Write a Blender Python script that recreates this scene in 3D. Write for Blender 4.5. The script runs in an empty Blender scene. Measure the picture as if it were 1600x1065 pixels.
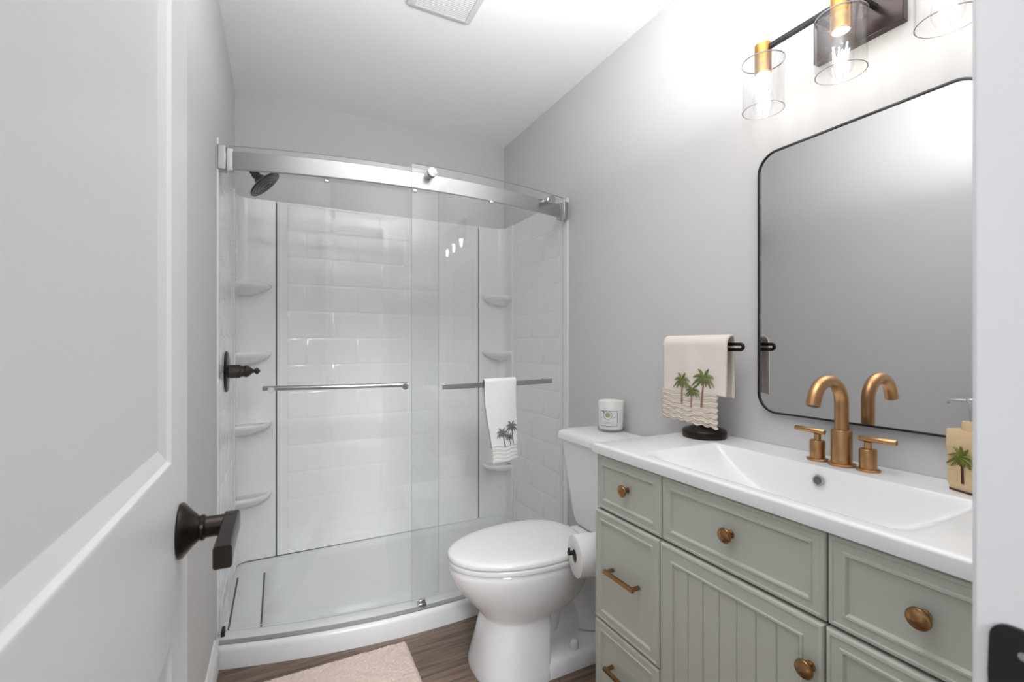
import bpy, bmesh, math, random
from mathutils import Vector, Matrix
R = math.radians
rnd = random.Random(7)
scene = bpy.context.scene

# ------------------------------------------------------------------ camera
CAM_H = 1.145
YAW = R(26.8)
cam_d = bpy.data.cameras.new('camera')
cam = bpy.data.objects.new('camera', cam_d)
scene.collection.objects.link(cam)
cam_d.sensor_fit = 'HORIZONTAL'
cam_d.sensor_width = 36.0
cam_d.lens = 718.5 / 1600 * 36.0
cam_d.shift_y = (538 - 532.5) / 1600
cam_d.clip_start = 0.01
cam_d.dof.use_dof = True
cam_d.dof.focus_distance = 1.7
cam_d.dof.aperture_fstop = 7.0
cam.location = (0, 0, CAM_H)
cam.rotation_euler = (R(90), 0, -YAW)
scene.camera = cam

# ------------------------------------------------------------------ light
scene.view_settings.view_transform = 'Standard'
scene.view_settings.look = 'None'
scene.view_settings.gamma = 1.0
scene.view_settings.use_curve_mapping = False
scene.view_settings.exposure = 1.68
scene.cycles.max_bounces = 16
scene.cycles.diffuse_bounces = 8
scene.cycles.glossy_bounces = 8
scene.cycles.transparent_max_bounces = 32
scene.cycles.caustics_reflective = False
scene.cycles.caustics_refractive = False

world = bpy.data.worlds.new('world')
scene.world = world
world.use_nodes = True
bg = world.node_tree.nodes['Background']
bg.inputs[0].default_value = (0.93, 0.96, 1.0, 1)
bg.inputs[1].default_value = 0.3

def area_lamp(name, loc, target, size, power, col=(1, 1, 1), spread=180):
    l = bpy.data.lights.new(name, 'AREA')
    l.shape = 'RECTANGLE'
    l.size, l.size_y = size
    l.energy = power
    l.color = col
    l.spread = R(spread)
    o = bpy.data.objects.new(name, l)
    scene.collection.objects.link(o)
    o.location = loc
    o.rotation_euler = (Vector(target) - Vector(loc)).to_track_quat('-Z', 'Y').to_euler()
    return o
# added fill lamp, unseen behind the camera, shining in through the doorway
area_lamp('hall_fill', (-0.38, -4.2, 3.50), (0.55, 1.9, 1.0), (1.5, 0.8), 84, (0.97, 0.985, 1.0))
# added lamp above the frame, aimed up so the ceiling fills the room
area_lamp('bounce_fill', (0.58, 0.58, 1.80), (0.57, 0.66, 2.44), (0.6, 0.6), 8.0, (1.0, 1.0, 1.0), 165)
FILAMENT = 19.0

# ------------------------------------------------------------------ materials
MATS = {}
def nodes_of(m):
    m.use_nodes = True
    nt = m.node_tree
    return nt, nt.nodes, nt.links

def mat(name, col, rough=0.5, metal=0.0, bump=0.0, bscale=200.0, spec=0.5, coat=0.0, var=0.0, vscale=6.0, aniso=0.0, stretch=None, sheen=0.0):
    if name in MATS: return MATS[name]
    m = bpy.data.materials.new(name)
    nt, N, L = nodes_of(m)
    b = N['Principled BSDF']
    b.inputs['Base Color'].default_value = (*col, 1)
    b.inputs['Roughness'].default_value = rough
    b.inputs['Metallic'].default_value = metal
    b.inputs['Specular IOR Level'].default_value = spec
    b.inputs['Coat Weight'].default_value = coat
    b.inputs['Coat Roughness'].default_value = 0.05
    if aniso: b.inputs['Anisotropic'].default_value = aniso
    if sheen: b.inputs['Sheen Weight'].default_value = sheen
    tc = N.new('ShaderNodeTexCoord')
    mp = N.new('ShaderNodeMapping')
    L.new(tc.outputs['Object'], mp.inputs[0])
    if stretch: mp.inputs['Scale'].default_value = stretch
    if var:
        n = N.new('ShaderNodeTexNoise'); n.inputs['Scale'].default_value = vscale; n.inputs['Detail'].default_value = 4
        L.new(mp.outputs[0], n.inputs['Vector'])
        mx = N.new('ShaderNodeMix'); mx.data_type = 'RGBA'
        mx.inputs[6].default_value = (*[c * (1 - var) for c in col], 1)
        mx.inputs[7].default_value = (*[min(1, c * (1 + var)) for c in col], 1)
        L.new(n.outputs[0], mx.inputs[0]); L.new(mx.outputs[2], b.inputs['Base Color'])
    if bump:
        n = N.new('ShaderNodeTexNoise'); n.inputs['Scale'].default_value = bscale; n.inputs['Detail'].default_value = 3
        L.new(mp.outputs[0], n.inputs['Vector'])
        bp = N.new('ShaderNodeBump'); bp.inputs['Strength'].default_value = bump; bp.inputs['Distance'].default_value = 0.002
        L.new(n.outputs[0], bp.inputs['Height']); L.new(bp.outputs[0], b.inputs['Normal'])
    MATS[name] = m
    return m

def glass_mat(name, tint=(1, 1, 1), refl=1.0, base=0.04):
    """clear architectural glass: see-through with a Schlick reflection"""
    if name in MATS: return MATS[name]
    m = bpy.data.materials.new(name)
    nt, N, L = nodes_of(m)
    N.remove(N['Principled BSDF'])
    out = N['Material Output']
    g = N.new('ShaderNodeNewGeometry')
    d = N.new('ShaderNodeVectorMath'); d.operation = 'DOT_PRODUCT'
    L.new(g.outputs['Normal'], d.inputs[0]); L.new(g.outputs['Incoming'], d.inputs[1])
    a = N.new('ShaderNodeMath'); a.operation = 'ABSOLUTE'; L.new(d.outputs['Value'], a.inputs[0])
    s = N.new('ShaderNodeMath'); s.operation = 'SUBTRACT'; s.inputs[0].default_value = 1.0; L.new(a.outputs[0], s.inputs[1])
    p = N.new('ShaderNodeMath'); p.operation = 'POWER'; p.inputs[1].default_value = 5.0; L.new(s.outputs[0], p.inputs[0])
    k = N.new('ShaderNodeMath'); k.operation = 'MULTIPLY_ADD'; k.inputs[1].default_value = 0.356 * refl; k.inputs[2].default_value = base * refl
    L.new(p.outputs[0], k.inputs[0])
    t = N.new('ShaderNodeBsdfTransparent'); t.inputs[0].default_value = (*tint, 1)
    gl = N.new('ShaderNodeBsdfGlossy'); gl.inputs['Roughness'].default_value = 0.0
    mx = N.new('ShaderNodeMixShader')
    L.new(k.outputs[0], mx.inputs[0]); L.new(t.outputs[0], mx.inputs[1]); L.new(gl.outputs[0], mx.inputs[2])
    L.new(mx.outputs[0], out.inputs[0])
    MATS[name] = m
    return m

def emit_mat(name, col, strength):
    m = bpy.data.materials.new(name)
    nt, N, L = nodes_of(m)
    N.remove(N['Principled BSDF'])
    e = N.new('ShaderNodeEmission'); e.inputs[0].default_value = (*col, 1); e.inputs[1].default_value = strength
    L.new(e.outputs[0], N['Material Output'].inputs[0])
    MATS[name] = m
    return m

def floor_mat():
    m = bpy.data.materials.new('vinyl_plank')
    nt, N, L = nodes_of(m)
    b = N['Principled BSDF']
    tc = N.new('ShaderNodeTexCoord')
    br = N.new('ShaderNodeTexBrick')
    br.inputs['Scale'].default_value = 1.0
    br.inputs['Brick Width'].default_value = 1.2; br.inputs['Row Height'].default_value = 0.18
    br.inputs['Mortar Size'].default_value = 0.0012
    br.inputs['Color1'].default_value = (0.205, 0.146, 0.108, 1); br.inputs['Color2'].default_value = (0.150, 0.104, 0.076, 1)
    br.inputs['Mortar'].default_value = (0.03, 0.02, 0.015, 1)
    off = N.new('ShaderNodeMapping'); off.inputs['Location'].default_value = (0.35, 0.07, 0)
    L.new(tc.outputs['Object'], off.inputs[0]); L.new(off.outputs[0], br.inputs['Vector'])
    mp = N.new('ShaderNodeMapping'); mp.inputs['Scale'].default_value = (2.2, 38, 1)
    L.new(tc.outputs['Object'], mp.inputs[0])
    n = N.new('ShaderNodeTexNoise'); n.inputs['Scale'].default_value = 1.6; n.inputs['Detail'].default_value = 8; n.inputs['Roughness'].default_value = 0.65; n.inputs['Distortion'].default_value = 0.3
    L.new(mp.outputs[0], n.inputs['Vector'])
    cr = N.new('ShaderNodeValToRGB')
    cr.color_ramp.elements[0].position = 0.3; cr.color_ramp.elements[0].color = (0.34, 0.30, 0.28, 1)
    cr.color_ramp.elements[1].position = 0.72; cr.color_ramp.elements[1].color = (1.5, 1.5, 1.5, 1)
    L.new(n.outputs[0], cr.inputs[0])
    mx = N.new('ShaderNodeMix'); mx.data_type = 'RGBA'; mx.blend_type = 'MULTIPLY'; mx.inputs[0].default_value = 1
    L.new(br.outputs[0], mx.inputs[6]); L.new(cr.outputs[0], mx.inputs[7])
    L.new(mx.outputs[2], b.inputs['Base Color'])
    b.inputs['Roughness'].default_value = 0.42
    bp = N.new('ShaderNodeBump'); bp.inputs['Strength'].default_value = 0.25; bp.inputs['Distance'].default_value = 0.001
    L.new(n.outputs[0], bp.inputs['Height']); L.new(bp.outputs[0], b.inputs['Normal'])
    return m

M_wall = mat('wall_paint', (0.60, 0.592, 0.592), 0.65, bump=0.06, bscale=160, spec=0.3)
M_ceil = mat('ceiling_paint', (0.89, 0.895, 0.90), 0.8, bump=0.04, bscale=120, spec=0.2)
M_trim = mat('trim_paint', (0.80, 0.805, 0.82), 0.35, spec=0.4)
M_door = mat('door_paint', (0.66, 0.665, 0.675), 0.4, spec=0.4)
M_floor = floor_mat()
M_acry = mat('shower_acrylic', (0.81, 0.81, 0.81), 0.12, spec=0.5, bump=0.02, bscale=14)
M_pan = mat('pan_acrylic', (0.71, 0.715, 0.725), 0.25, spec=0.5, var=0.02, vscale=18)
M_gap = mat('joint_shadow_gap', (0.09, 0.09, 0.09), 0.8)
M_glass = glass_mat('door_glass', (0.985, 0.992, 0.988))
M_gedge = mat('glass_edge', (0.62, 0.66, 0.65), 0.15)
M_clear = glass_mat('lamp_glass', (0.985, 0.985, 0.985))
M_rim = mat('lamp_glass_rim', (0.16, 0.14, 0.14), 0.2)
M_nick = mat('brushed_nickel', (0.48, 0.48, 0.48), 0.28, 1.0, bump=0.05, bscale=60, stretch=(1, 12, 30))
M_chrome = mat('chrome', (0.55, 0.55, 0.55), 0.12, 1.0)
M_bronze = mat('oil_rubbed_bronze', (0.028, 0.020, 0.017), 0.32, 0.75, spec=0.5)
M_black = mat('matte_black_metal', (0.018, 0.018, 0.019), 0.38, 0.3)
M_china = mat('vitreous_china', (0.80, 0.80, 0.81), 0.07, spec=0.5)
M_seat = mat('toilet_seat_plastic', (0.77, 0.77, 0.77), 0.16, spec=0.5)
M_sage = mat('sage_paint', (0.54, 0.552, 0.492), 0.42, spec=0.4)
M_dark = mat('cabinet_gap', (0.02, 0.02, 0.018), 0.8)
M_top = mat('vanity_top_resin', (0.83, 0.83, 0.835), 0.14, spec=0.5)
M_brass = mat('brushed_champagne_brass', (0.50, 0.285, 0.135), 0.30, 1.0, bump=0.04, bscale=90, stretch=(14, 14, 1))
M_knob = mat('antique_bronze_brass', (0.36, 0.20, 0.09), 0.27, 1.0)
M_sock = mat('lamp_brass', (0.62, 0.34, 0.10), 0.28, 1.0)
M_mirror = mat('mirror_silver', (0.80, 0.81, 0.82), 0.005, 1.0)
M_cream = mat('cream_terry', (0.80, 0.725, 0.665), 0.95, bump=0.9, bscale=420, spec=0.1, sheen=0.3)
M_linen = mat('natural_linen', (0.72, 0.64, 0.55), 0.9, bump=0.5, bscale=700, spec=0.1)
M_white = mat('white_terry', (0.80, 0.80, 0.79), 0.95, bump=0.9, bscale=420, spec=0.1, sheen=0.3)
M_wlinen = mat('white_linen', (0.72, 0.72, 0.70), 0.9, bump=0.5, bscale=700, spec=0.1)
M_frond = mat('green_thread', (0.17, 0.20, 0.06), 0.8, var=0.45, vscale=160, bump=0.6, bscale=600)
M_trunk = mat('brown_thread', (0.30, 0.155, 0.105), 0.8, var=0.4, vscale=220, bump=0.6, bscale=600)
M_gthread = mat('grey_thread', (0.18, 0.18, 0.175), 0.8, bump=0.6, bscale=600)
M_paper = mat('tissue_paper', (0.83, 0.83, 0.83), 0.95, bump=0.3, bscale=300, spec=0.1)
M_card = mat('cardboard', (0.30, 0.25, 0.2), 0.9)
M_mat = mat('bath_mat_pile', (0.71, 0.575, 0.50), 1.0, bump=1.0, bscale=330, spec=0.05, var=0.07, vscale=60, sheen=0.4)
M_cand = mat('white_candle_glass', (0.80, 0.79, 0.765), 0.12, spec=0.5, coat=0.4)
M_label = mat('label_paper', (0.72, 0.73, 0.72), 0.6)
M_ink = mat('label_ink', (0.05, 0.05, 0.05), 0.6)
M_lgrey = mat('label_grey_print', (0.42, 0.42, 0.40), 0.6)
M_lgreen = mat('label_green_print', (0.36, 0.38, 0.20), 0.6)
M_wood = mat('pale_bamboo_resin', (0.64, 0.47, 0.28), 0.5, var=0.18, vscale=14, stretch=(1, 1, 5), bump=0.2, bscale=60)
M_leaf = mat('painted_palm_green', (0.20, 0.22, 0.045), 0.5, var=0.5, vscale=90)
M_redbrown = mat('painted_trunk', (0.07, 0.018, 0.012), 0.5)
M_fil = emit_mat('glowing_filament', (1.0, 0.93, 0.82), FILAMENT)

# ------------------------------------------------------------------ mesh builder
class MB:
    def __init__(self): self.bm = bmesh.new()
    def face(self, vs, mi=0):
        try: f = self.bm.faces.new(vs)
        except ValueError: return None
        f.material_index = mi
        return f
    def box(self, x0, x1, y0, y1, z0, z1, mi=0):
        v = [self.bm.verts.new(p) for p in ((x0,y0,z0),(x1,y0,z0),(x1,y1,z0),(x0,y1,z0),(x0,y0,z1),(x1,y0,z1),(x1,y1,z1),(x0,y1,z1))]
        for q in ((3,2,1,0),(4,5,6,7),(0,1,5,4),(1,2,6,5),(2,3,7,6),(3,0,4,7)): self.face([v[i] for i in q], mi)
        return self
    def loft(self, rings, cap0=True, cap1=True, closed=True, mi=0, wrap=False):
        rows = [[self.bm.verts.new(p) for p in r] for r in rings]
        n = len(rows[0])
        seq = list(zip(rows[:-1], rows[1:]))
        if wrap: seq.append((rows[-1], rows[0]))
        for a, b in seq:
            for i in range(n if closed else n - 1):
                j = (i + 1) % n
                self.face([a[i], a[j], b[j], b[i]], mi)
        if not wrap:
            if cap0: self.face(rows[0][::-1], mi)
            if cap1: self.face(rows[-1], mi)
        return rows
    def lathe(self, prof, origin=(0,0,0), axis=(0,0,1), seg=32, mi=0, cap=True):
        ax = Vector(axis).normalized()
        u = ax.orthogonal().normalized(); w = ax.cross(u)
        o = Vector(origin)
        rings = []
        for r, h in prof:
            rings.append([o + ax*h + (u*math.cos(2*math.pi*k/seg) + w*math.sin(2*math.pi*k/seg))*max(r, 1e-5) for k in range(seg)])
        self.loft(rings, cap, cap, True, mi)
        return self
    def tube(self, pts, r, seg=14, mi=0, cap=True):
        pts = [Vector(p) for p in pts]
        n = len(pts)
        rs = r if isinstance(r, (list, tuple)) else [r]*n
        t0 = (pts[1]-pts[0]).normalized()
        u = t0.orthogonal().normalized()
        rings = []
        for i, p in enumerate(pts):
            t = (pts[min(i+1, n-1)] - pts[max(i-1, 0)]).normalized()
            u = (u - t*u.dot(t)).normalized()
            w = t.cross(u)
            rings.append([p + (u*math.cos(2*math.pi*k/seg) + w*math.sin(2*math.pi*k/seg))*rs[i] for k in range(seg)])
        self.loft(rings, cap, cap, True, mi)
        return self
    def grid(self, rows, mi=0):
        V = [[self.bm.verts.new(p) for p in r] for r in rows]
        for a, b in zip(V[:-1], V[1:]):
            for i in range(len(a)-1): self.face([a[i], a[i+1], b[i+1], b[i]], mi)
        return V
    def build(self, name, mats, parent=None, angle=40, bevel=0.0, bseg=2, solid=0.0, subsurf=0, smooth=True):
        self.bm.normal_update()
        bmesh.ops.recalc_face_normals(self.bm, faces=self.bm.faces[:])
        me = bpy.data.meshes.new(name)
        self.bm.to_mesh(me); self.bm.free()
        for m in (mats if isinstance(mats, (list, tuple)) else [mats]): me.materials.append(m)
        if smooth:
            me.shade_smooth()
            me.set_sharp_from_angle(angle=R(angle))
        o = bpy.data.objects.new(name, me)
        scene.collection.objects.link(o)
        if parent: o.parent = parent
        if solid:
            s = o.modifiers.new('thickness', 'SOLIDIFY'); s.thickness = solid; s.offset = 0
        if bevel:
            b = o.modifiers.new('bevel', 'BEVEL'); b.width = bevel; b.segments = bseg; b.limit_method = 'ANGLE'; b.angle_limit = R(40)
            b.harden_normals = False
        if subsurf:
            s = o.modifiers.new('subdivision', 'SUBSURF'); s.levels = subsurf; s.render_levels = subsurf
        return o

def bake_loc(o, loc):
    """move a child so that its mesh written in world coordinates sits right under an empty at loc"""
    o.data.transform(Matrix.Translation(-Vector(loc)))

class Thing:
    """an Empty at the thing's base; parts are written in world coordinates"""
    def __init__(self, name, label, cat, loc, group=None):
        o = bpy.data.objects.new(name, None)
        o.empty_display_size = 0.05
        scene.collection.objects.link(o)
        o.location = loc
        o['label'] = label; o['category'] = cat
        if group: o['group'] = group
        self.o = o; self.loc = Vector(loc)
    def part(self, mb, name, mats, label=None, parent=None, **kw):
        p = mb.build(name, mats, parent or self.o, **kw)
        bake_loc(p, self.loc)
        if label: p['label'] = label
        return p

def single(o, label, cat, group=None):
    o['label'] = label; o['category'] = cat
    if group: o['group'] = group
    return o
def structure(o, label=None):
    o['kind'] = 'structure'
    if label: o['label'] = label
    return o

def arc(cx, cy, r, a0, a1, n):
    return [(cx + r*math.cos(a0 + (a1-a0)*i/n), cy + r*math.sin(a0 + (a1-a0)*i/n)) for i in range(n+1)]
def rrect(x0, x1, y0, y1, r, n=6):
    p = []
    p += arc(x1-r, y1-r, r, 0, math.pi/2, n); p += arc(x0+r, y1-r, r, math.pi/2, math.pi, n)
    p += arc(x0+r, y0+r, r, math.pi, 1.5*math.pi, n); p += arc(x1-r, y0+r, r, 1.5*math.pi, 2*math.pi, n)
    return p
def smooth01(t):
    t = max(0.0, min(1.0, t)); return t*t*(3-2*t)

# ------------------------------------------------------------------ room dimensions
XL, XR, YB, ZC = -0.205, 1.32, 2.73, 2.44
YF = 0.13                       # room face of the doorway wall

# ------------------------------------------------------------------ setting
structure(MB().box(-1.2, 1.6, -1.6, 2.9, -0.05, 0).build('floor', M_floor))
structure(MB().box(-1.2, 1.6, -0.02, 2.9, ZC, ZC+0.05).build('ceiling', M_ceil))
structure(MB().box(XL-0.1, XL, YF, YB+0.1, 0, ZC).build('wall_left', M_wall))
structure(MB().box(XR, XR+0.1, YF, YB+0.1, 0, ZC).build('wall_right', M_wall))
structure(MB().box(XL, XR, YB, YB+0.1, 0, ZC).build('wall_back', M_wall))
OX0, OX1, OZ = -0.172, 0.49, 2.06      # rough opening
mb = MB()
mb.box(-1.2, OX0, 0.01, YF, 0, ZC); mb.box(OX1, 1.6, 0.01, YF, 0, ZC); mb.box(OX0, OX1, 0.01, YF, OZ, ZC)
structure(mb.build('wall_front', M_wall))

def baseboard(name, x0, x1, y0, y1, inner):
    # profile stands against the wall at x0, bead along the top
    s = 1 if inner > x0 else -1
    prof = [(0,0),(0.014,0),(0.014,0.075),(0.011,0.084),(0.009,0.088),(0.008,0.104),(0.005,0.110),(0,0.110)]
    m = MB()
    m.loft([[(x0 + s*a, y, b) for a, b in prof] for y in (y0, y1)])
    return structure(m.build(name, M_trim))
baseboard('baseboard_left', XL, XL, YF, 1.905, 0)
baseboard('baseboard_right', XR, XR, 1.16, 1.90, 0)

# door jamb on the right, with casing and strike plate
JX = 0.468
mb = MB()
mb.box(JX, OX1, 0.0, 0.1545, 0, 2.04)
mb.box(OX1, JX+0.064, 0.131, 0.1545, 0, 2.10)
mb.box(JX+0.004, JX+0.064, -0.006, 0.008, 0, 2.10)
mb.box(JX-0.011, JX, 0.02, 0.062, 0, 2.03)
jamb = structure(mb.build('trim_1', M_trim, bevel=0.0035, bseg=3), 'white door jamb beside the vanity')
mb = MB()
# plate with a rounded lip, a latch hole and two screws
pl = [(0.088, 0.9440)] + [(0.1325 + 0.0115*math.sin(t), 0.9310 + 0.013*math.cos(t)) for t in [math.pi/2*i/8 for i in range(9)]] + [(0.1448, 0.905)] + [(0.1325 + 0.0115*math.cos(t), 0.8825 - 0.013*math.sin(t)) for t in [math.pi/2*i/8 for i in range(9)]] + [(0.088, 0.8695)]
front = [(JX-0.0025, y, z) for y, z in pl]; back = [(JX+0.001, y, z) for y, z in pl]
mb.loft([back, front])
strike = mb.build('strike_plate', M_black, jamb, bevel=0.0008)
mb = MB(); mb.lathe([(0.003,0),(0.003,0.001),(0.0015,0.0014)], (JX-0.0025, 0.1258, 0.926), (-1,0,0), 16)
mb.build('screw', M_chrome, strike)

# left jamb and head casing
mb = MB()
mb.box(OX0, -0.155, 0.0, 0.137, 0, 2.04)
mb.box(OX0, OX1, 0.0, 0.137, 2.04, OZ)
mb.box(-0.2, JX+0.064, 0.132, 0.150, 2.045, 2.105)
structure(mb.build('trim_2', M_trim, bevel=0.003))

# door, open flat against the left wall
DX, DY0, DY1 = -0.115, 0.160, 0.776
def panel_rings(y0, y1, z0, z1, steps):
    """rectangular rings from (inset, X) steps"""
    return [[(x, y0+i, z0+i), (x, y1-i, z0+i), (x, y1-i, z1-i), (x, y0+i, z1-i)] for i, x in steps]
mb = MB()
st = 0.097
zs = [0.012, 0.25, 0.79, 1.00, 1.88, 2.03]
ys = [DY0, DY0+st, DY1-st, DY1]
for i in range(3):
    for j in range(5):
        if i == 1 and j in (1, 3):
            mb.loft(panel_rings(ys[1], ys[2], zs[j], zs[j+1], [(0, DX), (0.003, DX-0.001), (0.006, DX-0.005), (0.017, DX-0.0085), (0.022, DX-0.0105)]), False, True)
        else:
            mb.face([mb.bm.verts.new((DX, a, b)) for a, b in ((ys[i], zs[j]), (ys[i+1], zs[j]), (ys[i+1], zs[j+1]), (ys[i], zs[j+1]))])
bmesh.ops.remove_doubles(mb.bm, verts=mb.bm.verts[:], dist=1e-5)
x1 = DX - 0.035
for q in (((DX,DY0,zs[0]),(x1,DY0,zs[0]),(x1,DY0,zs[5]),(DX,DY0,zs[5])), ((DX,DY1,zs[0]),(x1,DY1,zs[0]),(x1,DY1,zs[5]),(DX,DY1,zs[5])),
          ((x1,DY0,zs[0]),(x1,DY1,zs[0]),(x1,DY1,zs[5]),(x1,DY0,zs[5])), ((DX,DY0,zs[5]),(DX,DY1,zs[5]),(x1,DY1,zs[5]),(x1,DY0,zs[5])), ((DX,DY0,zs[0]),(DX,DY1,zs[0]),(x1,DY1,zs[0]),(x1,DY0,zs[0]))):
    mb.face([mb.bm.verts.new(p) for p in q])
bmesh.ops.remove_doubles(mb.bm, verts=mb.bm.verts[:], dist=1e-5)
door = structure(mb.build('door_1', M_door, angle=20), 'white panelled door standing open along the left wall')
# lever handle: flared rose, neck, shank, flat lever dropping back towards the hinge
HY, HZ = 0.722, 0.905
mb = MB()
mb.lathe([(0.034,0),(0.035,0.002),(0.034,0.0045),(0.030,0.008),(0.022,0.015),(0.016,0.021),(0.0145,0.024)], (DX, HY, HZ), (1,0,0), 40)
handle = mb.build('door_handle', M_bronze, door)
handle['label'] = 'dark bronze door rose'
mb = MB()
mb.lathe([(0.0145,0.022),(0.0165,0.0235),(0.0165,0.0265),(0.0145,0.028),(0.0135,0.0295),(0.0135,0.062),(0.0125,0.0645)], (DX, HY, HZ), (1,0,0), 32)
rings = []
for k in range(15):
    t = k/14
    y = HY + 0.013 - 0.122*t
    cx = DX + 0.0570
    hz = 0.0130
    hx = 0.0095 - 0.0008*math.sin(t*math.pi)
    z = HZ - 0.001*t
    rings.append([(cx+hx*a, y, z+hz*b) for a, b in ((-1,-0.8),(-0.8,-1),(0.8,-1),(1,-0.8),(1,0.8),(0.8,1),(-0.8,1),(-1,0.8))])
mb.loft(rings)
mb.build('lever', M_bronze, handle)

# ------------------------------------------------------------------ shower pan
XM, BK = 0.557, 0.20
def bow(x): return BK*(x-XM)**2
NX = 40
def xs(a, b, n=NX): return [a + (b-a)*i/n for i in range(n+1)]
def sweep(mb, x0, x1, prof, n=NX, mi=0, edge_mi=None, cap_mi=None):
    """profile of (Y offset from the bow, Z) swept along the bowed front"""
    rows = mb.loft([[(x, y + bow(x), z) for y, z in prof] for x in xs(x0, x1, n)], True, True, True, mi)
    return rows
SH = Thing('shower_pan', 'white bow-front shower base with low curb, below the glass doors', 'shower base', (XM, 2.3, 0))
CF = 1.797
mb = MB()
sweep(mb, XL, XR, [(CF,0),(CF,0.060),(CF+0.002,0.068),(CF+0.006,0.0745),(CF+0.013,0.0785),(CF+0.022,0.080),(CF+0.092,0.082),(CF+0.103,0.079),(CF+0.110,0.070),(CF+0.118,0.030),(CF+0.118,0)])
SH.part(mb, 'curb', M_pan, angle=50)
mb = MB()
rows = []
def pan_z(x, y):
    e = min(x-XL, XR-x, YB-y)
    return 0.017 + 0.014*(1-smooth01((e-0.035)/0.03)) + 0.006*(x-XL)/1.5
for x in xs(XL, XR, 60):
    y0 = CF + 0.1 + bow(x)
    rows.append([(x, y0 + (YB-y0)*(j/40), pan_z(x, y0 + (YB-y0)*(j/40))) for j in range(41)])
mb.grid(rows)
SH.part(mb, 'pan_floor', M_pan, angle=60)

# trench cover in the pan floor
T = Thing('shower_drain_cover', 'white rectangular cover plate over the drain slot, left side of the shower floor', 'drain cover', (-0.125, 2.28, 0.02))
mb = MB(); mb.box(-0.176, -0.069, 2.05, 2.545, 0.022, 0.036)
T.part(mb, 'cover_plate', M_pan, bevel=0.003)
mb = MB(); mb.box(-0.069, -0.063, 2.035, 2.545, 0.022, 0.0345); mb.box(-0.182, -0.176, 2.10, 2.545, 0.022, 0.0345)
T.part(mb, 'slot', M_gap, label='dark slot along the cover plate edge')

# ------------------------------------------------------------------ shower surround
SUR = Thing('shower_surround', 'glossy white moulded subway-tile surround lining the shower alcove', 'shower wall', (XM, 2.72, 0.03))
ZT, ZB0 = 1.896, 0.037
RH = 0.1435
def brick(mb, o, U, V, N, u0, u1, v0, v1, h=0.0017):
    """raised pillow tile on plane o + U*u + V*v, facing N"""
    def P(u, v, n): return o + U*u + V*v + N*n
    rings = []
    for ins, n in ((0, 0), (0.0015, h*0.45), (0.004, h*0.85), (0.008, h)):
        iu = ins*2.6
        rings.append([P(u0+iu, v0+ins, n), P(u1-iu, v0+ins, n), P(u1-iu, v1-ins, n), P(u0+iu, v1-ins, n)])
    mb.loft(rings, False, True)
def tiles(mb, o, U, V, N, u0, u1, bw, phase):
    v = 0.175
    k = 0
    v = v - RH
    row = 0
    while v < ZT - 0.01:
        v0, v1 = max(v, ZB0+0.02), min(v+RH, ZT-0.004)
        u = u0 - (phase if row % 2 else phase + bw/2) % bw
        while u < u1 - 1e-4:
            a, b = max(u, u0), min(u+bw, u1)
            if b-a > 0.02: brick(mb, o, U, V, N, a+0.0008, b-0.0008, v0+0.0025, v1-0.0025)
            u += bw
        v += RH; row += 1
X_, Y_, Z_ = Vector((1,0,0)), Vector((0,1,0)), Vector((0,0,1))
mb = MB()
mb.box(-0.012, 1.128, YB-0.016, YB-0.001, ZB0, ZT)
tiles(mb, Vector((0, YB-0.016, 0)), X_, Z_, -Y_, 0.035, 1.085, 0.262, 0.17)
SUR.part(mb, 'back_panel', M_acry, angle=50)
# the two corner units, each carrying four shelves
for side in (-1, 1):
    def mx(x): return x if side < 0 else (XL + XR) - x
    prof = [(XL+0.0005, YB-0.0005), (XL+0.0005, 2.586), (XL+0.011, 2.586), (XL+0.0125, 2.589), (XL+0.012, 2.60)]
    prof += [(x, y) for x, y in arc(XL+0.012+0.05, YB-0.018-0.05, 0.05, math.pi, math.pi/2, 8)]
    prof += [(-0.030, YB-0.018), (-0.0185, YB-0.015), (-0.0175, YB-0.0005)]
    mb = MB(); mb.loft([[(mx(x), y, z) for x, y in prof] for z in (ZB0, ZT-0.004, ZT)])
    cp = SUR.part(mb, 'corner_panel', M_acry, angle=35)
    for z in (1.455, 1.105, 0.745, 0.385):
        mb = MB()
        cx, cy = XL+0.012, YB-0.016
        def outline(ax, ay, zz, n=18, p=2.6):
            pts = [(mx(cx), cy, zz)]
            for i in range(n+1):
                a = math.pi/2*i/n
                pts.append((mx(cx + ax*math.cos(a)**(2/p)), cy - ay*math.sin(a)**(2/p), zz))
            return pts
        mb.loft([outline(0.05,0.045,z-0.062), outline(0.09,0.078,z-0.05), outline(0.128,0.104,z-0.035), outline(0.150,0.120,z-0.020), outline(0.154,0.123,z-0.012), outline(0.154,0.123,z-0.003), outline(0.151,0.120,z), outline(0.143,0.113,z+0.0005), outline(0.139,0.110,z-0.003)])
        SUR.part(mb, 'corner_shelf', M_acry, parent=cp, angle=50)
    # side wall panel with a rounded front flange
    mb = MB()
    xa, xb = (XL+0.0005, XL+0.005)
    if side > 0: xa, xb = (XR-0.005, XR-0.0005)
    mb.box(xa, xb, 1.99, 2.584, ZB0, ZT)
    o = Vector((XL+0.005, 0, 0)) if side < 0 else Vector((XR-0.005, 0, 0))
    tiles(mb, o, Y_, Z_, X_ if side < 0 else -X_, 2.045, 2.555, 0.262, 0.09)
    pr = [(0,1.971),(0.003,1.971),(0.0055,1.974),(0.0065,1.979),(0.0055,1.985),(0.004,1.992),(0,1.992)]
    mb.loft([[((XL+0.0005+a) if side < 0 else (XR-0.0005-a), y, z) for a, y in pr] for z in (0.083, ZT)])
    SUR.part(mb, 'side_panel', M_acry, angle=40)
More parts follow.
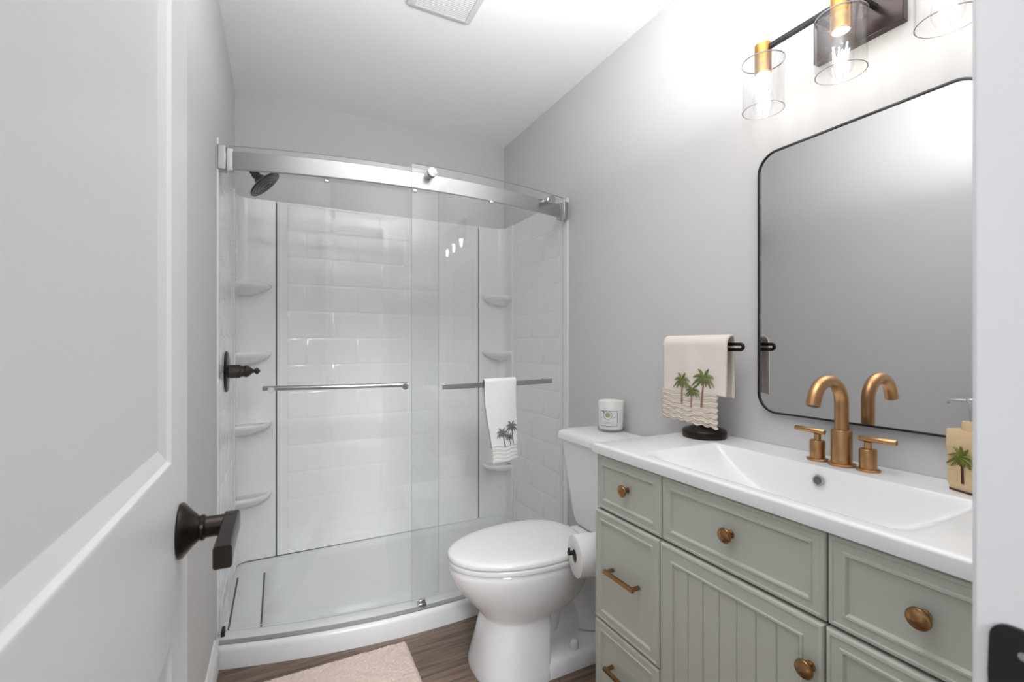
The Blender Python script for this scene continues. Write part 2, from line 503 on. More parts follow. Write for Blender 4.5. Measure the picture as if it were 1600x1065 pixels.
# dark joints between the panels
mb = MB()
for x in (-0.0148, 1.1308): mb.box(x-0.0025, x+0.0025, YB-0.0125, YB-0.002, ZB0, ZT-0.01)
mb.box(-0.165, 1.28, YB-0.0150, YB-0.002, ZB0-0.006, ZB0-0.001)
SUR.part(mb, 'joint', M_gap, label='dark seam between the surround panels')

# ------------------------------------------------------------------ shower door hardware
RA = Thing('shower_door_rail', 'brushed nickel bowed header rail across the top of the shower doors', 'shower rail', (XM, 1.875, 1.79))
RY0, RY1, RZ0, RZ1 = 1.868, 1.884, 1.789, 1.855
mb = MB()
sweep(mb, XL+0.03, XR-0.03, [(RY0, RZ0),(RY1, RZ0),(RY1, RZ1),(RY0, RZ1)])
RA.part(mb, 'rail', M_nick, bevel=0.002, angle=30)
for s in (-1, 1):
    mb = MB()
    x0 = XL+0.002 if s < 0 else XR-0.002
    yb = RY0 + bow(x0)
    a, b = (x0, x0+0.028) if s < 0 else (x0-0.028, x0)
    mb.box(a, b, yb-0.016, yb+0.03, 1.782, 1.874)
    br = RA.part(mb, 'wall_bracket', M_nick, bevel=0.004)
    mb = MB()
    a, b = (x0+0.028, x0+0.052) if s < 0 else (x0-0.052, x0-0.028)
    mb.box(a, b, yb-0.014, yb+0.018, 1.782, 1.866)
    RA.part(mb, 'clamp', M_chrome, parent=br, bevel=0.003)
for x, y in ((0.163, 1.889), (0.500, 1.879), (0.845, 1.860)):
    mb = MB(); mb.box(x-0.009, x+0.009, y-0.004+bow(x), y+0.012+bow(x), 1.776, 1.7895)
    RA.part(mb, 'door_stop', M_chrome, bevel=0.002)

TR = Thing('shower_door_track', 'grey metal threshold strip along the top of the shower curb', 'shower track', (XM, 1.82, 0.082))
mb = MB(); sweep(mb, XL+0.012, XR-0.012, [(CF+0.013,0.0765),(CF+0.036,0.0795),(CF+0.036,0.0835),(CF+0.034,0.085),(CF+0.014,0.0815)])
TR.part(mb, 'threshold_strip', M_nick, angle=25)
mb = MB()
gy = CF+0.036+bow(0.515)
mb.box(0.500, 0.532, gy-0.012, gy+0.022, 0.082, 0.098); mb.box(0.503, 0.529, gy-0.006, gy+0.006, 0.098, 0.110)
TR.part(mb, 'door_guide', M_chrome, bevel=0.002, label='small metal door guide block')
for x in (XL+0.020, XR-0.020):
    mb = MB(); mb.box(x-0.006, x+0.006, CF+0.06+bow(x), CF+0.1+bow(x), 0.080, 0.100)
    TR.part(mb, 'bumper', M_black, bevel=0.002)

def glass_panel(T, x0, x1, y0, z0, z1, th=0.008):
    mb = MB()
    n = 32
    X = xs(x0, x1, n)
    f = [[mb.bm.verts.new((x, y0+bow(x), z)) for z in (z0, z1)] for x in X]
    b = [[mb.bm.verts.new((x, y0+th+bow(x), z)) for z in (z0, z1)] for x in X]
    for i in range(n):
        mb.face([f[i][0], f[i+1][0], f[i+1][1], f[i][1]], 0)
        mb.face([b[i+1][0], b[i][0], b[i][1], b[i+1][1]], 0)
        mb.face([f[i][1], f[i+1][1], b[i+1][1], b[i][1]], 1)
        mb.face([f[i+1][0], f[i][0], b[i][0], b[i+1][0]], 1)
    mb.face([f[0][0], f[0][1], b[0][1], b[0][0]], 1)
    mb.face([f[n][1], f[n][0], b[n][0], b[n][1]], 1)
    return T.part(mb, 'glass_panel', [M_glass, M_gedge], angle=30)
GY_R, GY_L = 1.845, 1.893
D1 = Thing('sliding_glass_door', 'right-hand clear glass shower door with two round rollers, hung in front of the rail', 'shower door', (0.88, GY_R, 0.1))
glass_panel(D1, 0.478, 1.272, GY_R, 0.099, 1.882)
for x in (0.556, 1.172):
    y = GY_R + bow(x)
    nrm = (2*BK*(x-XM), -1, 0)
    mb = MB()
    mb.lathe([(0.013,-0.03),(0.013,0.0),(0.0185,0.001),(0.0195,0.004),(0.0195,0.009),(0.0165,0.0115),(0.0165,0.0135),(0.0185,0.015),(0.0185,0.026),(0.0175,0.028),(0.004,0.029)], (x, y, 1.848), nrm, 32)
    D1.part(mb, 'roller', M_chrome, label='round brushed metal roller knob')
def bar_posts(T, bar, xsx, ya, yb, z, r):
    for x in xsx:
        mb = MB(); mb.lathe([(r,0),(r, yb-ya)], (x, ya+bow(x), z), (0,1,0), 20)
        T.part(mb, 'bar_post', M_chrome, parent=bar)
mb = MB()
BARZ = 0.972
BY = GY_R - 0.046
sweep(mb, 0.594, 1.160, [(BY, BARZ-0.011),(BY+0.009, BARZ-0.011),(BY+0.009, BARZ+0.011),(BY, BARZ+0.011)], 24)
bar = D1.part(mb, 'towel_bar', M_nick, bevel=0.0015, label='flat brushed metal towel bar')
bar_posts(D1, bar, (0.622, 1.130), BY+0.009, GY_R+0.001, BARZ+0.004, 0.0065)
D2 = Thing('sliding_glass_door', 'left-hand clear glass shower door behind the rail with a round inside bar', 'shower door', (0.2, GY_L, 0.09))
glass_panel(D2, -0.168, 0.606, GY_L, 0.090, 1.884)
mb = MB()
mb.tube([(x, GY_L+0.052+bow(x), 0.975) for x in xs(-0.058, 0.487, 24)], 0.0095, 18)
bar = D2.part(mb, 'towel_bar', M_nick, label='round brushed metal towel bar')
for x in (-0.030, 0.462):
    mb = MB()
    mb.lathe([(0.012,0),(0.013,0.002),(0.013,0.006),(0.0075,0.008),(0.0065,0.0105)], (x, GY_L-0.010+bow(x), 0.972), (0,1,0), 24)
    mb.lathe([(0.0065,0),(0.0065,0.038)], (x, GY_L+0.008+bow(x), 0.972), (0,1,0), 20)
    D2.part(mb, 'bar_post', M_chrome, parent=bar)
for x in (-0.05, 0.5):
    mb = MB(); mb.lathe([(0.012,0),(0.018,0.002),(0.018,0.014),(0.008,0.016)], (x, GY_L+0.008+bow(x), 1.835), (2*-BK*(x-XM), 1, 0), 28)
    D2.part(mb, 'roller', M_chrome)

# ------------------------------------------------------------------ shower head and valve
T = Thing('overhead_shower', 'dark bronze round shower head angled down from the left shower wall', 'shower head', (XL+0.002, 2.30, 1.955))
mb = MB(); mb.lathe([(0.030,0),(0.030,0.003),(0.022,0.009),(0.011,0.012)], (XL+0.0005, 2.30, 1.955), (1,0,0), 28)
T.part(mb, 'wall_flange', M_bronze)
mb = MB(); mb.tube([(XL+0.005,2.30,1.955),(-0.17,2.30,1.955),(-0.150,2.30,1.950),(-0.130,2.30,1.934),(-0.108,2.30,1.907)], 0.0085, 16)
T.part(mb, 'arm', M_bronze)
c = Vector((-0.058, 2.30, 1.850)); nrm = Vector((0.69, -0.06, -0.72)).normalized()
mb = MB()
mb.lathe([(0.010,-0.078),(0.013,-0.074),(0.013,-0.062),(0.017,-0.058),(0.018,-0.046),(0.015,-0.043),(0.022,-0.036),(0.028,-0.024),(0.045,-0.014),(0.068,-0.008),(0.075,-0.003),(0.0755,0.001),(0.073,0.004),(0.064,0.004)], c, nrm, 48)
hd = T.part(mb, 'head', M_bronze)
mb = MB()
mb.lathe([(0.064,0.003),(0.061,0.0055),(0.056,0.0055),(0.053,0.003),(0.050,0.003),(0.047,0.006),(0.038,0.006),(0.035,0.0035),(0.031,0.0035),(0.028,0.007),(0.018,0.007),(0.015,0.004),(0.002,0.004)], c, nrm, 48)
T.part(mb, 'spray_face', M_bronze, parent=hd)
T = Thing('shower_valve', 'dark bronze shower valve with round plate and turned handle on the left shower wall', 'shower valve', (XL+0.007, 2.225, 1.033))
mb = MB(); mb.lathe([(0.084,0),(0.085,0.003),(0.082,0.007),(0.070,0.010),(0.030,0.012)], (XL+0.007, 2.225, 1.033), (1,0,0), 48)
T.part(mb, 'escutcheon', M_bronze)
mb = MB(); mb.lathe([(0.028,0.008),(0.028,0.046),(0.024,0.048),(0.023,0.060),(0.0255,0.063),(0.0255,0.071),(0.022,0.077),(0.015,0.085),(0.009,0.092),(0.0075,0.096),(0.009,0.099),(0.0135,0.103),(0.0145,0.108),(0.012,0.112),(0.007,0.115),(0.006,0.118),(0.001,0.119)], (XL+0.012, 2.228, 1.033), (1,0,0), 32)
T.part(mb, 'valve_handle', M_bronze)

# ------------------------------------------------------------------ toilet
TY = 1.49
T = Thing('toilet', 'white two-piece toilet with closed lid between the shower and the vanity', 'toilet', (0.95, TY, 0))
def egg(z, xf, xb, xm, hw, pf=2.0, pb=2.6, n=24, yc=TY, nose=1.0):
    pts = []
    for i in range(2*n):
        a = math.pi*i/n                     # 0 at the front tip
        c_, s_ = math.cos(a), math.sin(a)
        if c_ >= 0: pts.append((xm - (xm-xf)*c_**(2/pf), yc + hw*math.copysign(abs(s_)**(2/pf), s_), z))
        else: pts.append((xm + (xb-xm)*(-c_)**(2/pb), yc + hw*math.copysign(abs(s_)**(2/pb), s_), z))
    return pts
mb = MB()
mb.loft([egg(0.0,0.602,0.835,0.74,0.152,2.6,12), egg(0.012,0.602,0.835,0.74,0.152,2.6,12), egg(0.03,0.607,0.837,0.74,0.148,2.6,12), egg(0.10,0.621,0.846,0.75,0.132,2.4,12), egg(0.165,0.634,0.856,0.76,0.120,2.3,9),
         egg(0.186,0.641,0.875,0.77,0.113,2.2,4), egg(0.196,0.640,0.90,0.78,0.115,2.1,3), egg(0.215,0.622,0.97,0.80,0.131,2.05,2.8), egg(0.25,0.592,1.01,0.805,0.152,2.0,2.7), egg(0.285,0.563,1.03,0.81,0.166,2.0,2.7),
         egg(0.32,0.538,1.04,0.81,0.173,2.0,2.7), egg(0.345,0.525,1.045,0.81,0.177,2.0,2.7), egg(0.366,0.518,1.05,0.81,0.178,2.0,2.7), egg(0.378,0.518,1.05,0.81,0.177,2.0,2.7), egg(0.386,0.523,1.045,0.81,0.172,2.0,2.7)])
bowl = T.part(mb, 'bowl', M_china, angle=55)
# rear foot, trapway and tank deck
mb = MB()
def slab(z, x0, x1, hw, r):
    return [(x, y, z) for x, y in rrect(x0, x1, TY-hw, TY+hw, r)]
mb.loft([slab(0,0.80,1.20,0.150,0.04), slab(0.040,0.80,1.20,0.148,0.04), slab(0.052,0.805,1.195,0.140,0.04), slab(0.058,0.81,1.19,0.125,0.04)])
T.part(mb, 'foot', M_china, parent=bowl, angle=50)
mb = MB()
trap = [(0.84,0.125),(0.88,0.235),(0.94,0.275),(1.00,0.27),(1.05,0.23),(1.085,0.15),(1.10,0.05)]
pts = []
for i in range(len(trap)-1):
    p0, p1, p2, p3 = [Vector(trap[max(0,min(len(trap)-1,i+k))]) for k in (-1,0,1,2)]
    for t in (0,0.25,0.5,0.75):
        q = 0.5*((2*p1)+(p2-p0)*t+(2*p0-5*p1+4*p2-p3)*t*t+(3*p1-p0-3*p2+p3)*t**3)
        pts.append((q[0], TY, q[1]))
mb.tube(pts, [0.098 - 0.02*abs(i/len(pts)-0.3) for i in range(len(pts))], 28)
mb.box(0.83, 1.12, TY-0.04, TY+0.04, 0.05, 0.30)
T.part(mb, 'trapway', M_china, parent=bowl, bevel=0.02, bseg=3, angle=60)
mb = MB()
mb.loft([slab(0.300,0.96,1.20,0.085,0.04), slab(0.335,0.97,1.25,0.105,0.04), slab(0.372,0.98,1.285,0.125,0.03), slab(0.383,0.985,1.285,0.122,0.03)])
T.part(mb, 'tank_deck', M_china, parent=bowl, angle=45)
for s in (-1, 1):
    mb = MB(); mb.lathe([(0.016,0),(0.016,0.026),(0.013,0.036),(0.006,0.041),(0.001,0.042)], (0.945, TY+s*0.116, 0.050), (0,0,1), 24)
    T.part(mb, 'bolt_cap', M_china, parent=bowl)
mb = MB()
def tankring(z, x0, x1, hw, r): return [(x, y, z) for x, y in rrect(x0, x1, TY-hw, TY+hw, r, 8)]
mb.loft([tankring(0.384,1.135,1.275,0.110,0.03), tankring(0.389,1.120,1.285,0.128,0.035), tankring(0.402,1.112,1.292,0.146,0.04), tankring(0.425,1.108,1.295,0.156,0.04), tankring(0.60,1.098,1.298,0.196,0.04), tankring(0.737,1.092,1.300,0.224,0.04)])
T.part(mb, 'tank', M_china, angle=50)
mb = MB()
def lidring(z, x0, x1, hw, r): return [(x, y, z) for x, y in rrect(x0, x1, TY-hw, TY+hw, r, 8)]
mb.loft([lidring(0.7385,1.082,1.308,0.234,0.045), lidring(0.742,1.076,1.311,0.240,0.05), lidring(0.760,1.077,1.311,0.239,0.05), lidring(0.770,1.082,1.308,0.233,0.05), lidring(0.778,1.095,1.300,0.217,0.045), lidring(0.781,1.115,1.29,0.195,0.04), lidring(0.7825,1.14,1.27,0.16,0.03)])
T.part(mb, 'tank_lid', M_china, angle=60)
mb = MB()
mb.loft([egg(0.3895,0.520,1.03,0.81,0.176,2.0,3), egg(0.391,0.516,1.035,0.81,0.180,2.0,3), egg(0.403,0.514,1.035,0.81,0.181,2.0,3), egg(0.4065,0.517,1.03,0.81,0.178,2.0,3)])
T.part(mb, 'seat', M_seat, angle=50)
mb = MB()
mb.loft([egg(0.4105,0.517,1.02,0.81,0.177,2.0,2.6), egg(0.4118,0.514,1.025,0.81,0.180,2.0,2.6), egg(0.421,0.513,1.025,0.81,0.180,2.0,2.6), egg(0.427,0.518,1.02,0.81,0.175,2.0,2.6), egg(0.431,0.532,1.008,0.81,0.162,2.0,2.5), egg(0.4335,0.57,0.98,0.81,0.13,2.0,2.4), egg(0.435,0.65,0.93,0.81,0.08,2.0,2.2)])
T.part(mb, 'lid', M_seat, angle=60)
for s in (-1, 1):
    mb = MB(); mb.box(1.015, 1.055, TY+s*0.07-0.02, TY+s*0.07+0.02, 0.386, 0.408)
    T.part(mb, 'hinge', M_seat, bevel=0.006, bseg=3)

# ------------------------------------------------------------------ vanity cabinet
CX0 = 0.876                     # carcass front
CY0, CY1 = 0.195, 1.138
V = Thing('vanity_cabinet', 'sage green vanity cabinet with beadboard door and bronze knobs', 'vanity', (1.09, 0.667, 0))
mb = MB(); mb.box(CX0, 1.317, CY0, CY1, 0.09, 0.69); mb.box(CX0+0.05, 1.317, CY0+0.004, CY1-0.004, 0.0, 0.09)
mb.box(CX0, 1.317, CY1-0.016, CY1, 0.69, 0.8165); mb.box(CX0, 1.317, CY0, CY0+0.016, 0.69, 0.8165); mb.box(CX0, CX0+0.005, CY0, CY1, 0.69, 0.8165)
body = V.part(mb, 'carcass', M_sage, bevel=0.0015)
mb = MB(); mb.box(CX0-0.0015, CX0+0.0005, CY0+0.006, CY1-0.006, 0.095, 0.8135)
V.part(mb, 'face_gap', M_dark, parent=body, label='dark gap between the drawer fronts')
def front(name, y0, y1, z0, z1, xback, thick, beadboard=False):
    """drawer or door front: edge bead, flat rim, raised bead and a recessed field"""
    h = thick
    def X(d): return xback - d
    st = [(0,0),(0,h-0.004),(0.002,h-0.001),(0.0045,h),(0.008,h),(0.0095,h-0.0018),(0.0225,h-0.0018),(0.0245,h+0.0005),(0.0285,h+0.0005),(0.0320,h-0.0055)]
    mb = MB()
    if beadboard: st[-3] = (0.0365, h+0.0005); st[-4] = (0.0345, h-0.0018); st[-2] = (0.0405, h+0.0005); st[-1] = (0.0435, h-0.0055); st.insert(6, (0.030, h-0.0018))
    rings = [[(X(d), y0+i, z0+i), (X(d), y1-i, z0+i), (X(d), y1-i, z1-i), (X(d), y0+i, z1-i)] for i, d in st]
    mb.loft(rings, True, True)
    if beadboard:
        i = st[-1][0]
        n = 7
        a, b = y0+i, y1-i
        w = (b-a)/n
        for k in range(n):
            ya, yb = a+k*w+(0.0011 if k else 0), a+(k+1)*w-(0.0011 if k < n-1 else 0)
            d0 = st[-1][1]
            mb.loft([[(X(d0+e), ya+q, z0+i+0), (X(d0+e), yb-q, z0+i), (X(d0+e), yb-q, z1-i), (X(d0+e), ya+q, z1-i)] for q, e in ((0,-0.001),(0,0.0012),(0.0012,0.0024))], False, True)
    return V.part(mb, name, M_sage, angle=30)
def knob(y, z, x, parent):
    mb = MB()
    mb.lathe([(0.009,0),(0.009,0.002),(0.0055,0.004),(0.0055,0.011),(0.008,0.014),(0.0145,0.0165),(0.0165,0.019),(0.0165,0.0215),(0.0155,0.023),(0.0135,0.0235),(0.011,0.0255),(0.006,0.0285),(0.001,0.0295)], (x, y, z), (-1,0,0), 32)
    return V.part(mb, 'knob', M_knob, parent=parent, label='round antique bronze knob')
def pull(y, z, x, parent, half=0.062):
    mb = MB()
    for s in (-1, 1): mb.lathe([(0.006,0),(0.006,0.022)], (x, y+s*(half-0.008), z), (-1,0,0), 16)
    mb.box(x-0.031, x-0.022, y-half, y+half, z-0.0055, z+0.0055)
    return V.part(mb, 'bar_pull', M_knob, parent=parent, bevel=0.001, label='straight antique bronze bar pull')
XT, XLw = CX0-0.002, CX0-0.002
cols = [(0.8715, 1.135), (0.4775, 0.8675), (0.199, 0.4735)]
dz = [(0.653, 0.812), (0.324, 0.648), (0.100, 0.319)]
TU, TLo = 0.011, 0.018
fx, fl = XT-TU+0.0055, XLw-TLo+0.0055
f = front('drawer', *cols[0], *dz[0], XT, TU); knob(1.003, 0.737, XT-TU+0.005, f)
f = front('drawer', *cols[1], *dz[0], XT, TU); knob(0.6725, 0.737, XT-TU+0.005, f)
f = front('drawer', *cols[2], *dz[0], XT, TU); knob(0.338, 0.737, XT-TU+0.005, f)
f = front('drawer', *cols[0], *dz[1], XLw, TLo); pull(1.003, 0.492, XLw-TLo+0.005, f)
f = front('drawer', *cols[0], *dz[2], XLw, TLo); pull(1.003, 0.212, XLw-TLo+0.005, f)
f = front('door', cols[1][0], cols[1][1], 0.100, 0.648, XLw, TLo, True); knob(0.4985, 0.565, XLw-TLo, f)
f = front('drawer', *cols[2], *dz[1], XLw, TLo); pull(0.336, 0.492, XLw-TLo+0.005, f)
f = front('drawer', *cols[2], *dz[2], XLw, TLo); pull(0.336, 0.212, XLw-TLo+0.005, f)

# ------------------------------------------------------------------ vanity top with integrated basin
TX0, TX1, TY0, TY1, TZ = 0.853, 1.318, 0.188, 1.146, 0.846
VT = Thing('countertop', 'white moulded vanity countertop with integrated rectangular basin', 'countertop', (1.08, 0.667, 0.816))
BX0, BX1, BC, BH = 0.882, 1.186, 0.667, 0.297
def top_z(x, y):
    t = abs(y-BC)/BH
    if t >= 1 or x <= BX0 or x >= BX1: return TZ
    prof = (1-t**2.0)*0.128
    gf = smooth01((x-BX0)/0.075)
    gb = smooth01((BX1-x)/0.016)
    edge = 1.0
    return TZ - prof*gf*gb
yy = sorted(set([TY0, TY0+0.003, TY0+0.008] + [BC-BH-0.012+ (2*BH+0.024)*i/72 for i in range(73)] + [TY1-0.008, TY1-0.003, TY1]))
xx = [TX0, TX0+0.0015, TX0+0.0045, TX0+0.009] + [BX0-0.012 + 0.1*i/16 for i in range(17)] + [BX0+0.09+ (BX1-0.03-BX0-0.09)*i/10 for i in range(1,11)] + [BX1-0.03 + 0.035*i/20 for i in range(1,21)] + [1.23, TX1]
def edge_drop(x, y):
    e = min(x-TX0, y-TY0, TY1-y)
    return 0.006*(1-math.sqrt(max(0, 1-(1-min(e,0.009)/0.009)**2))) if e < 0.009 else 0
mb = MB()
G = mb.grid([[(x, y, top_z(x, y)-edge_drop(x, y)) for y in yy] for x in xx])
# skirt down to the underside
def skirt(vs):
    lo = [mb.bm.verts.new((v.co.x, v.co.y, 0.8175)) for v in vs]
    for i in range(len(vs)-1): mb.face([vs[i], vs[i+1], lo[i+1], lo[i]])
    return lo
b1 = skirt(G[0]); b2 = skirt([r[0] for r in G]); b3 = skirt([r[-1] for r in G]); b4 = skirt(G[-1])
mb.face([mb.bm.verts.new(p) for p in ((TX0,TY0,0.8175),(TX0+0.024,TY0,0.8175),(TX0+0.024,TY1,0.8175),(TX0,TY1,0.8175))])
mb.face([mb.bm.verts.new(p) for p in ((TX0+0.02,CY1-0.001,0.8175),(TX1,CY1-0.001,0.8175),(TX1,TY1,0.8175),(TX0+0.02,TY1,0.8175))])
bmesh.ops.remove_doubles(mb.bm, verts=mb.bm.verts[:], dist=1e-5)
slab_o = VT.part(mb, 'basin_slab', M_top, angle=60)
mb = MB(); mb.lathe([(0.0125,-0.004),(0.0135,0.001),(0.0125,0.0035),(0.0095,0.0035),(0.0085,0.0015)], (1.1775, 0.667, 0.812), (-1,0,0.18), 28)
ring = VT.part(mb, 'overflow_ring', M_chrome, label='small chrome overflow ring')
mb = MB(); mb.lathe([(0.0088,0),(0.0088,0.0022)], (1.1775, 0.667, 0.812), (-1,0,0.18), 24)
VT.part(mb, 'overflow_hole', mat('overflow_dark', (0.12,0.12,0.12), 0.6), parent=ring)
mb = MB(); mb.lathe([(0.030,-0.004),(0.030,0.003),(0.026,0.005),(0.012,0.006),(0.001,0.0075)], (1.06, 0.667, TZ-0.128), (0,0,1), 28)
VT.part(mb, 'drain', M_chrome)

# ------------------------------------------------------------------ faucet
FX, FY = 1.245, 0.650
F = Thing('faucet', 'brushed champagne brass gooseneck faucet with two lever handles', 'faucet', (FX, FY, TZ))
mb = MB(); mb.lathe([(0.0285,0),(0.0295,0.002),(0.0295,0.005),(0.028,0.006),(0.0225,0.0065),(0.0225,0.086),(0.0215,0.0875),(0.0165,0.088)], (FX, FY, TZ), (0,0,1), 40)
F.part(mb, 'spout_base', M_brass)
pts = [(FX, FY, 0.93), (FX, FY, 0.965), (FX, FY, 0.998)]
cr = 0.0585
for i in range(1, 22):
    a = R(162)*i/21
    pts.append((FX-cr+cr*math.cos(a), FY, 0.998+cr*math.sin(a)))
a = R(162); dx_, dz_ = -math.sin(a), math.cos(a)
pts.append((pts[-1][0]+dx_*0.018, FY, pts[-1][2]+dz_*0.018))
mb = MB(); mb.tube(pts, 0.0152, 28)
sp = F.part(mb, 'spout', M_brass, angle=50)
mb = MB(); mb.lathe([(0.0115,0),(0.0115,0.002)], Vector(pts[-1])+Vector((dx_,0,dz_))*-0.001, (dx_,0,dz_), 24)
F.part(mb, 'aerator', M_black, parent=sp)
for s in (1, -1):
    hy = FY + s*0.0575
    mb = MB(); mb.lathe([(0.0235,0),(0.0245,0.002),(0.0245,0.0045),(0.023,0.0055),(0.0175,0.006),(0.0175,0.050),(0.0165,0.0515),(0.0078,0.052),(0.0078,0.068)], (FX, hy, TZ), (0,0,1), 36)
    h = F.part(mb, 'handle', M_brass)
    mb = MB()
    mb.lathe([(0.0058,-0.018),(0.0066,-0.017),(0.0066,0.056),(0.0058,0.057)], (FX, hy, TZ+0.0745), (0, s, 0.02), 24)
    F.part(mb, 'lever', M_brass, parent=h)

# ------------------------------------------------------------------ wall mirror
MY0, MY1, MZ0, MZ1 = 0.402, 0.915, 0.941, 1.718
T = Thing('wall_mirror', 'rectangular rounded-corner mirror in a thin black frame above the basin', 'mirror', (XR, 0.669, MZ0))
mb = MB()
o_ = rrect(MY0, MY1, MZ0, MZ1, 0.058, 12); i_ = rrect(MY0+0.005, MY1-0.005, MZ0+0.005, MZ1-0.005, 0.053, 12)
rings = [[(XR-0.0005, y, z) for y, z in o_], [(XR-0.018, y, z) for y, z in o_], [(XR-0.0185, y, z) for y, z in rrect(MY0+0.001,MY1-0.001,MZ0+0.001,MZ1-0.001,0.057,12)], [(XR-0.0185, y, z) for y, z in i_], [(XR-0.012, y, z) for y, z in i_]]
mb.loft(rings, False, False)
T.part(mb, 'frame', M_black, angle=30)
mb = MB()
mb.loft([[(XR-0.003, y, z) for y, z in i_], [(XR-0.015, y, z) for y, z in i_]])
T.part(mb, 'mirror_glass', M_mirror, angle=30)

# ------------------------------------------------------------------ vanity light
LX, LZ = 1.205, 1.966
LYs = (0.830, 0.631, 0.432)
T = Thing('vanity_light', 'three-lamp bath bar with brass sockets, clear glass shades and dark backplate over the mirror', 'wall light', (XR, 0.637, 1.97))
mb = MB(); mb.box(XR-0.024, XR-0.0005, 0.545, 0.747, 1.904, 2.03)
bp_ = T.part(mb, 'backplate', mat('dark_bronze_plate', (0.060, 0.045, 0.045), 0.22, 0.6), bevel=0.002)
mb = MB(); mb.box(LX-0.006, LX+0.006, 0.425, 0.845, LZ-0.006, LZ+0.006)
for y in (0.60, 0.69): mb.box(LX, XR-0.02, y-0.005, y+0.005, LZ-0.005, LZ+0.005)
T.part(mb, 'bar', M_black, bevel=0.001)
for ly in LYs:
    mb = MB(); mb.lathe([(0.018,0.016),(0.0215,0.014),(0.0215,-0.064),(0.0205,-0.066),(0.015,-0.066)], (LX, ly, LZ), (0,0,1), 32)
    so = T.part(mb, 'socket', M_sock, label='brass lamp socket')
    mb = MB(); mb.lathe([(0.0185,-0.0662),(0.0185,-0.0685),(0.0125,-0.069)], (LX, ly, LZ), (0,0,1), 28)
    T.part(mb, 'socket_insulator', M_cand, parent=so)
    # glass shade: open-bottomed cylinder with a top disc
    mb = MB()
    zt, zb, ro, ri = 1.934, 1.799, 0.0530, 0.0507
    mb.lathe([(0.0222, zt),(ro-0.002, zt),(ro, zt-0.002),(ro, zb)], (LX, ly, 0), (0,0,1), 48, 0, False)
    mb.lathe([(0.0222, zt-0.003),(ri-0.002, zt-0.003),(ri, zt-0.005),(ri, zb)], (LX, ly, 0), (0,0,1), 48, 0, False)
    sh = T.part(mb, 'glass_shade', M_clear, label='clear glass cylinder shade', angle=45)
    mb = MB()
    mb.lathe([(ri, zb),(ri, zb-0.001),(ro, zb-0.001),(ro, zb),(ri, zb)], (LX, ly, 0), (0,0,1), 48, 0, False)
    T.part(mb, 'shade_rim', mat('glass_rim_grey', (0.42, 0.42, 0.42), 0.2), parent=sh)
    mb = MB()
    mb.lathe([(ro+0.0006, zt+0.0005),(ro+0.0012, zt-0.0005),(ro+0.0012, zt-0.003),(ro+0.0004, zt-0.0035),(ro+0.0004, zt+0.0004)], (LX, ly, 0), (0,0,1), 48, 0, False)
    T.part(mb, 'shade_collar', M_rim, parent=sh)
    mb = MB()
    mb.lathe([(0.012,1.899),(0.0125,1.886),(0.015,1.874),(0.022,1.850),(0.0265,1.828),(0.0265,1.812),(0.021,1.798),(0.011,1.790),(0.001,1.788)], (LX, ly, 0), (0,0,1), 32, 0, False)
    bu = T.part(mb, 'bulb', M_clear, label='clear filament bulb')
    mb = MB()
    for k in range(6):
        a = 2*math.pi*k/6 + 0.3
        mb.tube([(LX+0.0165*math.cos(a), ly+0.0165*math.sin(a), 1.862 - 0.010*(k % 2)), (LX+0.006*math.cos(a), ly+0.006*math.sin(a), 1.806)], 0.0012, 6)
    T.part(mb, 'filament', M_fil, parent=bu, label='glowing white filament')
    mb = MB(); mb.tube([(LX, ly, 1.897), (LX, ly, 1.868)], [0.006, 0.004], 12)
    T.part(mb, 'bulb_stem', M_clear, parent=bu)

# ------------------------------------------------------------------ exhaust vent
T = Thing('exhaust_vent', 'white louvred exhaust fan grille in the ceiling', 'vent', (0.55, 1.605, ZC))
vx0, vx1, vy0, vy1 = 0.425, 0.683, 1.475, 1.738
mb = MB()
def vr(i, z, r): return [(x, y, z) for x, y in rrect(vx0+i, vx1-i, vy0+i, vy1-i, max(r, 0.004), 6)]
mb.loft([vr(0, ZC-0.0005, 0.02), vr(0.002, ZC-0.010, 0.02), vr(0.012, ZC-0.016, 0.014), vr(0.028, ZC-0.018, 0.006), vr(0.028, ZC-0.006, 0.006)], False, True)
M_vent = mat('vent_plastic', (0.66, 0.665, 0.67), 0.45)
T.part(mb, 'grille_frame', M_vent, angle=30)
mb = MB()
n = 22
for k in range(n):
    y = vy0+0.031 + (vy1-vy0-0.062)*k/(n-1)
    mb.loft([[(x, y-0.0032, ZC-0.007), (x, y-0.0012, ZC-0.017), (x, y+0.0018, ZC-0.017), (x, y+0.0005, ZC-0.007)] for x in (vx0+0.029, vx1-0.029)])
T.part(mb, 'louvres', M_vent, smooth=False)

# ------------------------------------------------------------------ toilet paper and holder
T = Thing('toilet_paper_roll', 'white toilet paper roll hanging on the side of the vanity', 'toilet paper', (0.905, 1.25, 0.386))
ax = Vector((math.cos(R(14)), -math.sin(R(14)), 0))
c0 = Vector((0.861, 1.252, 0.4525))
mb = MB()
mb.lathe([(0.021,0),(0.0635,0),(0.066,0.002),(0.066,0.098),(0.0635,0.1),(0.021,0.1),(0.021,0)], c0, ax, 56, 0, False)
T.part(mb, 'paper', M_paper)
mb = MB(); mb.lathe([(0.0205,0.0005),(0.0205,0.0995),(0.0195,0.0995),(0.0195,0.0005),(0.0205,0.0005)], c0, ax, 40, 0, False)
T.part(mb, 'core', M_card, label='brown cardboard core')
H = Thing('toilet_paper_holder', 'dark metal toilet paper holder arm fixed to the vanity side', 'toilet paper holder', (0.99, 1.14, 0.46))
mb = MB()
q = c0 + Vector((0,0,0.012))
p0 = q - ax*0.022; p1 = q + ax*0.118
mb.tube([p0, q + ax*0.05, p1], 0.007, 16)
mb.tube([p0 + ax*0.004, p0 + ax*0.004 + Vector((0,0,0.016))], 0.0045, 12)
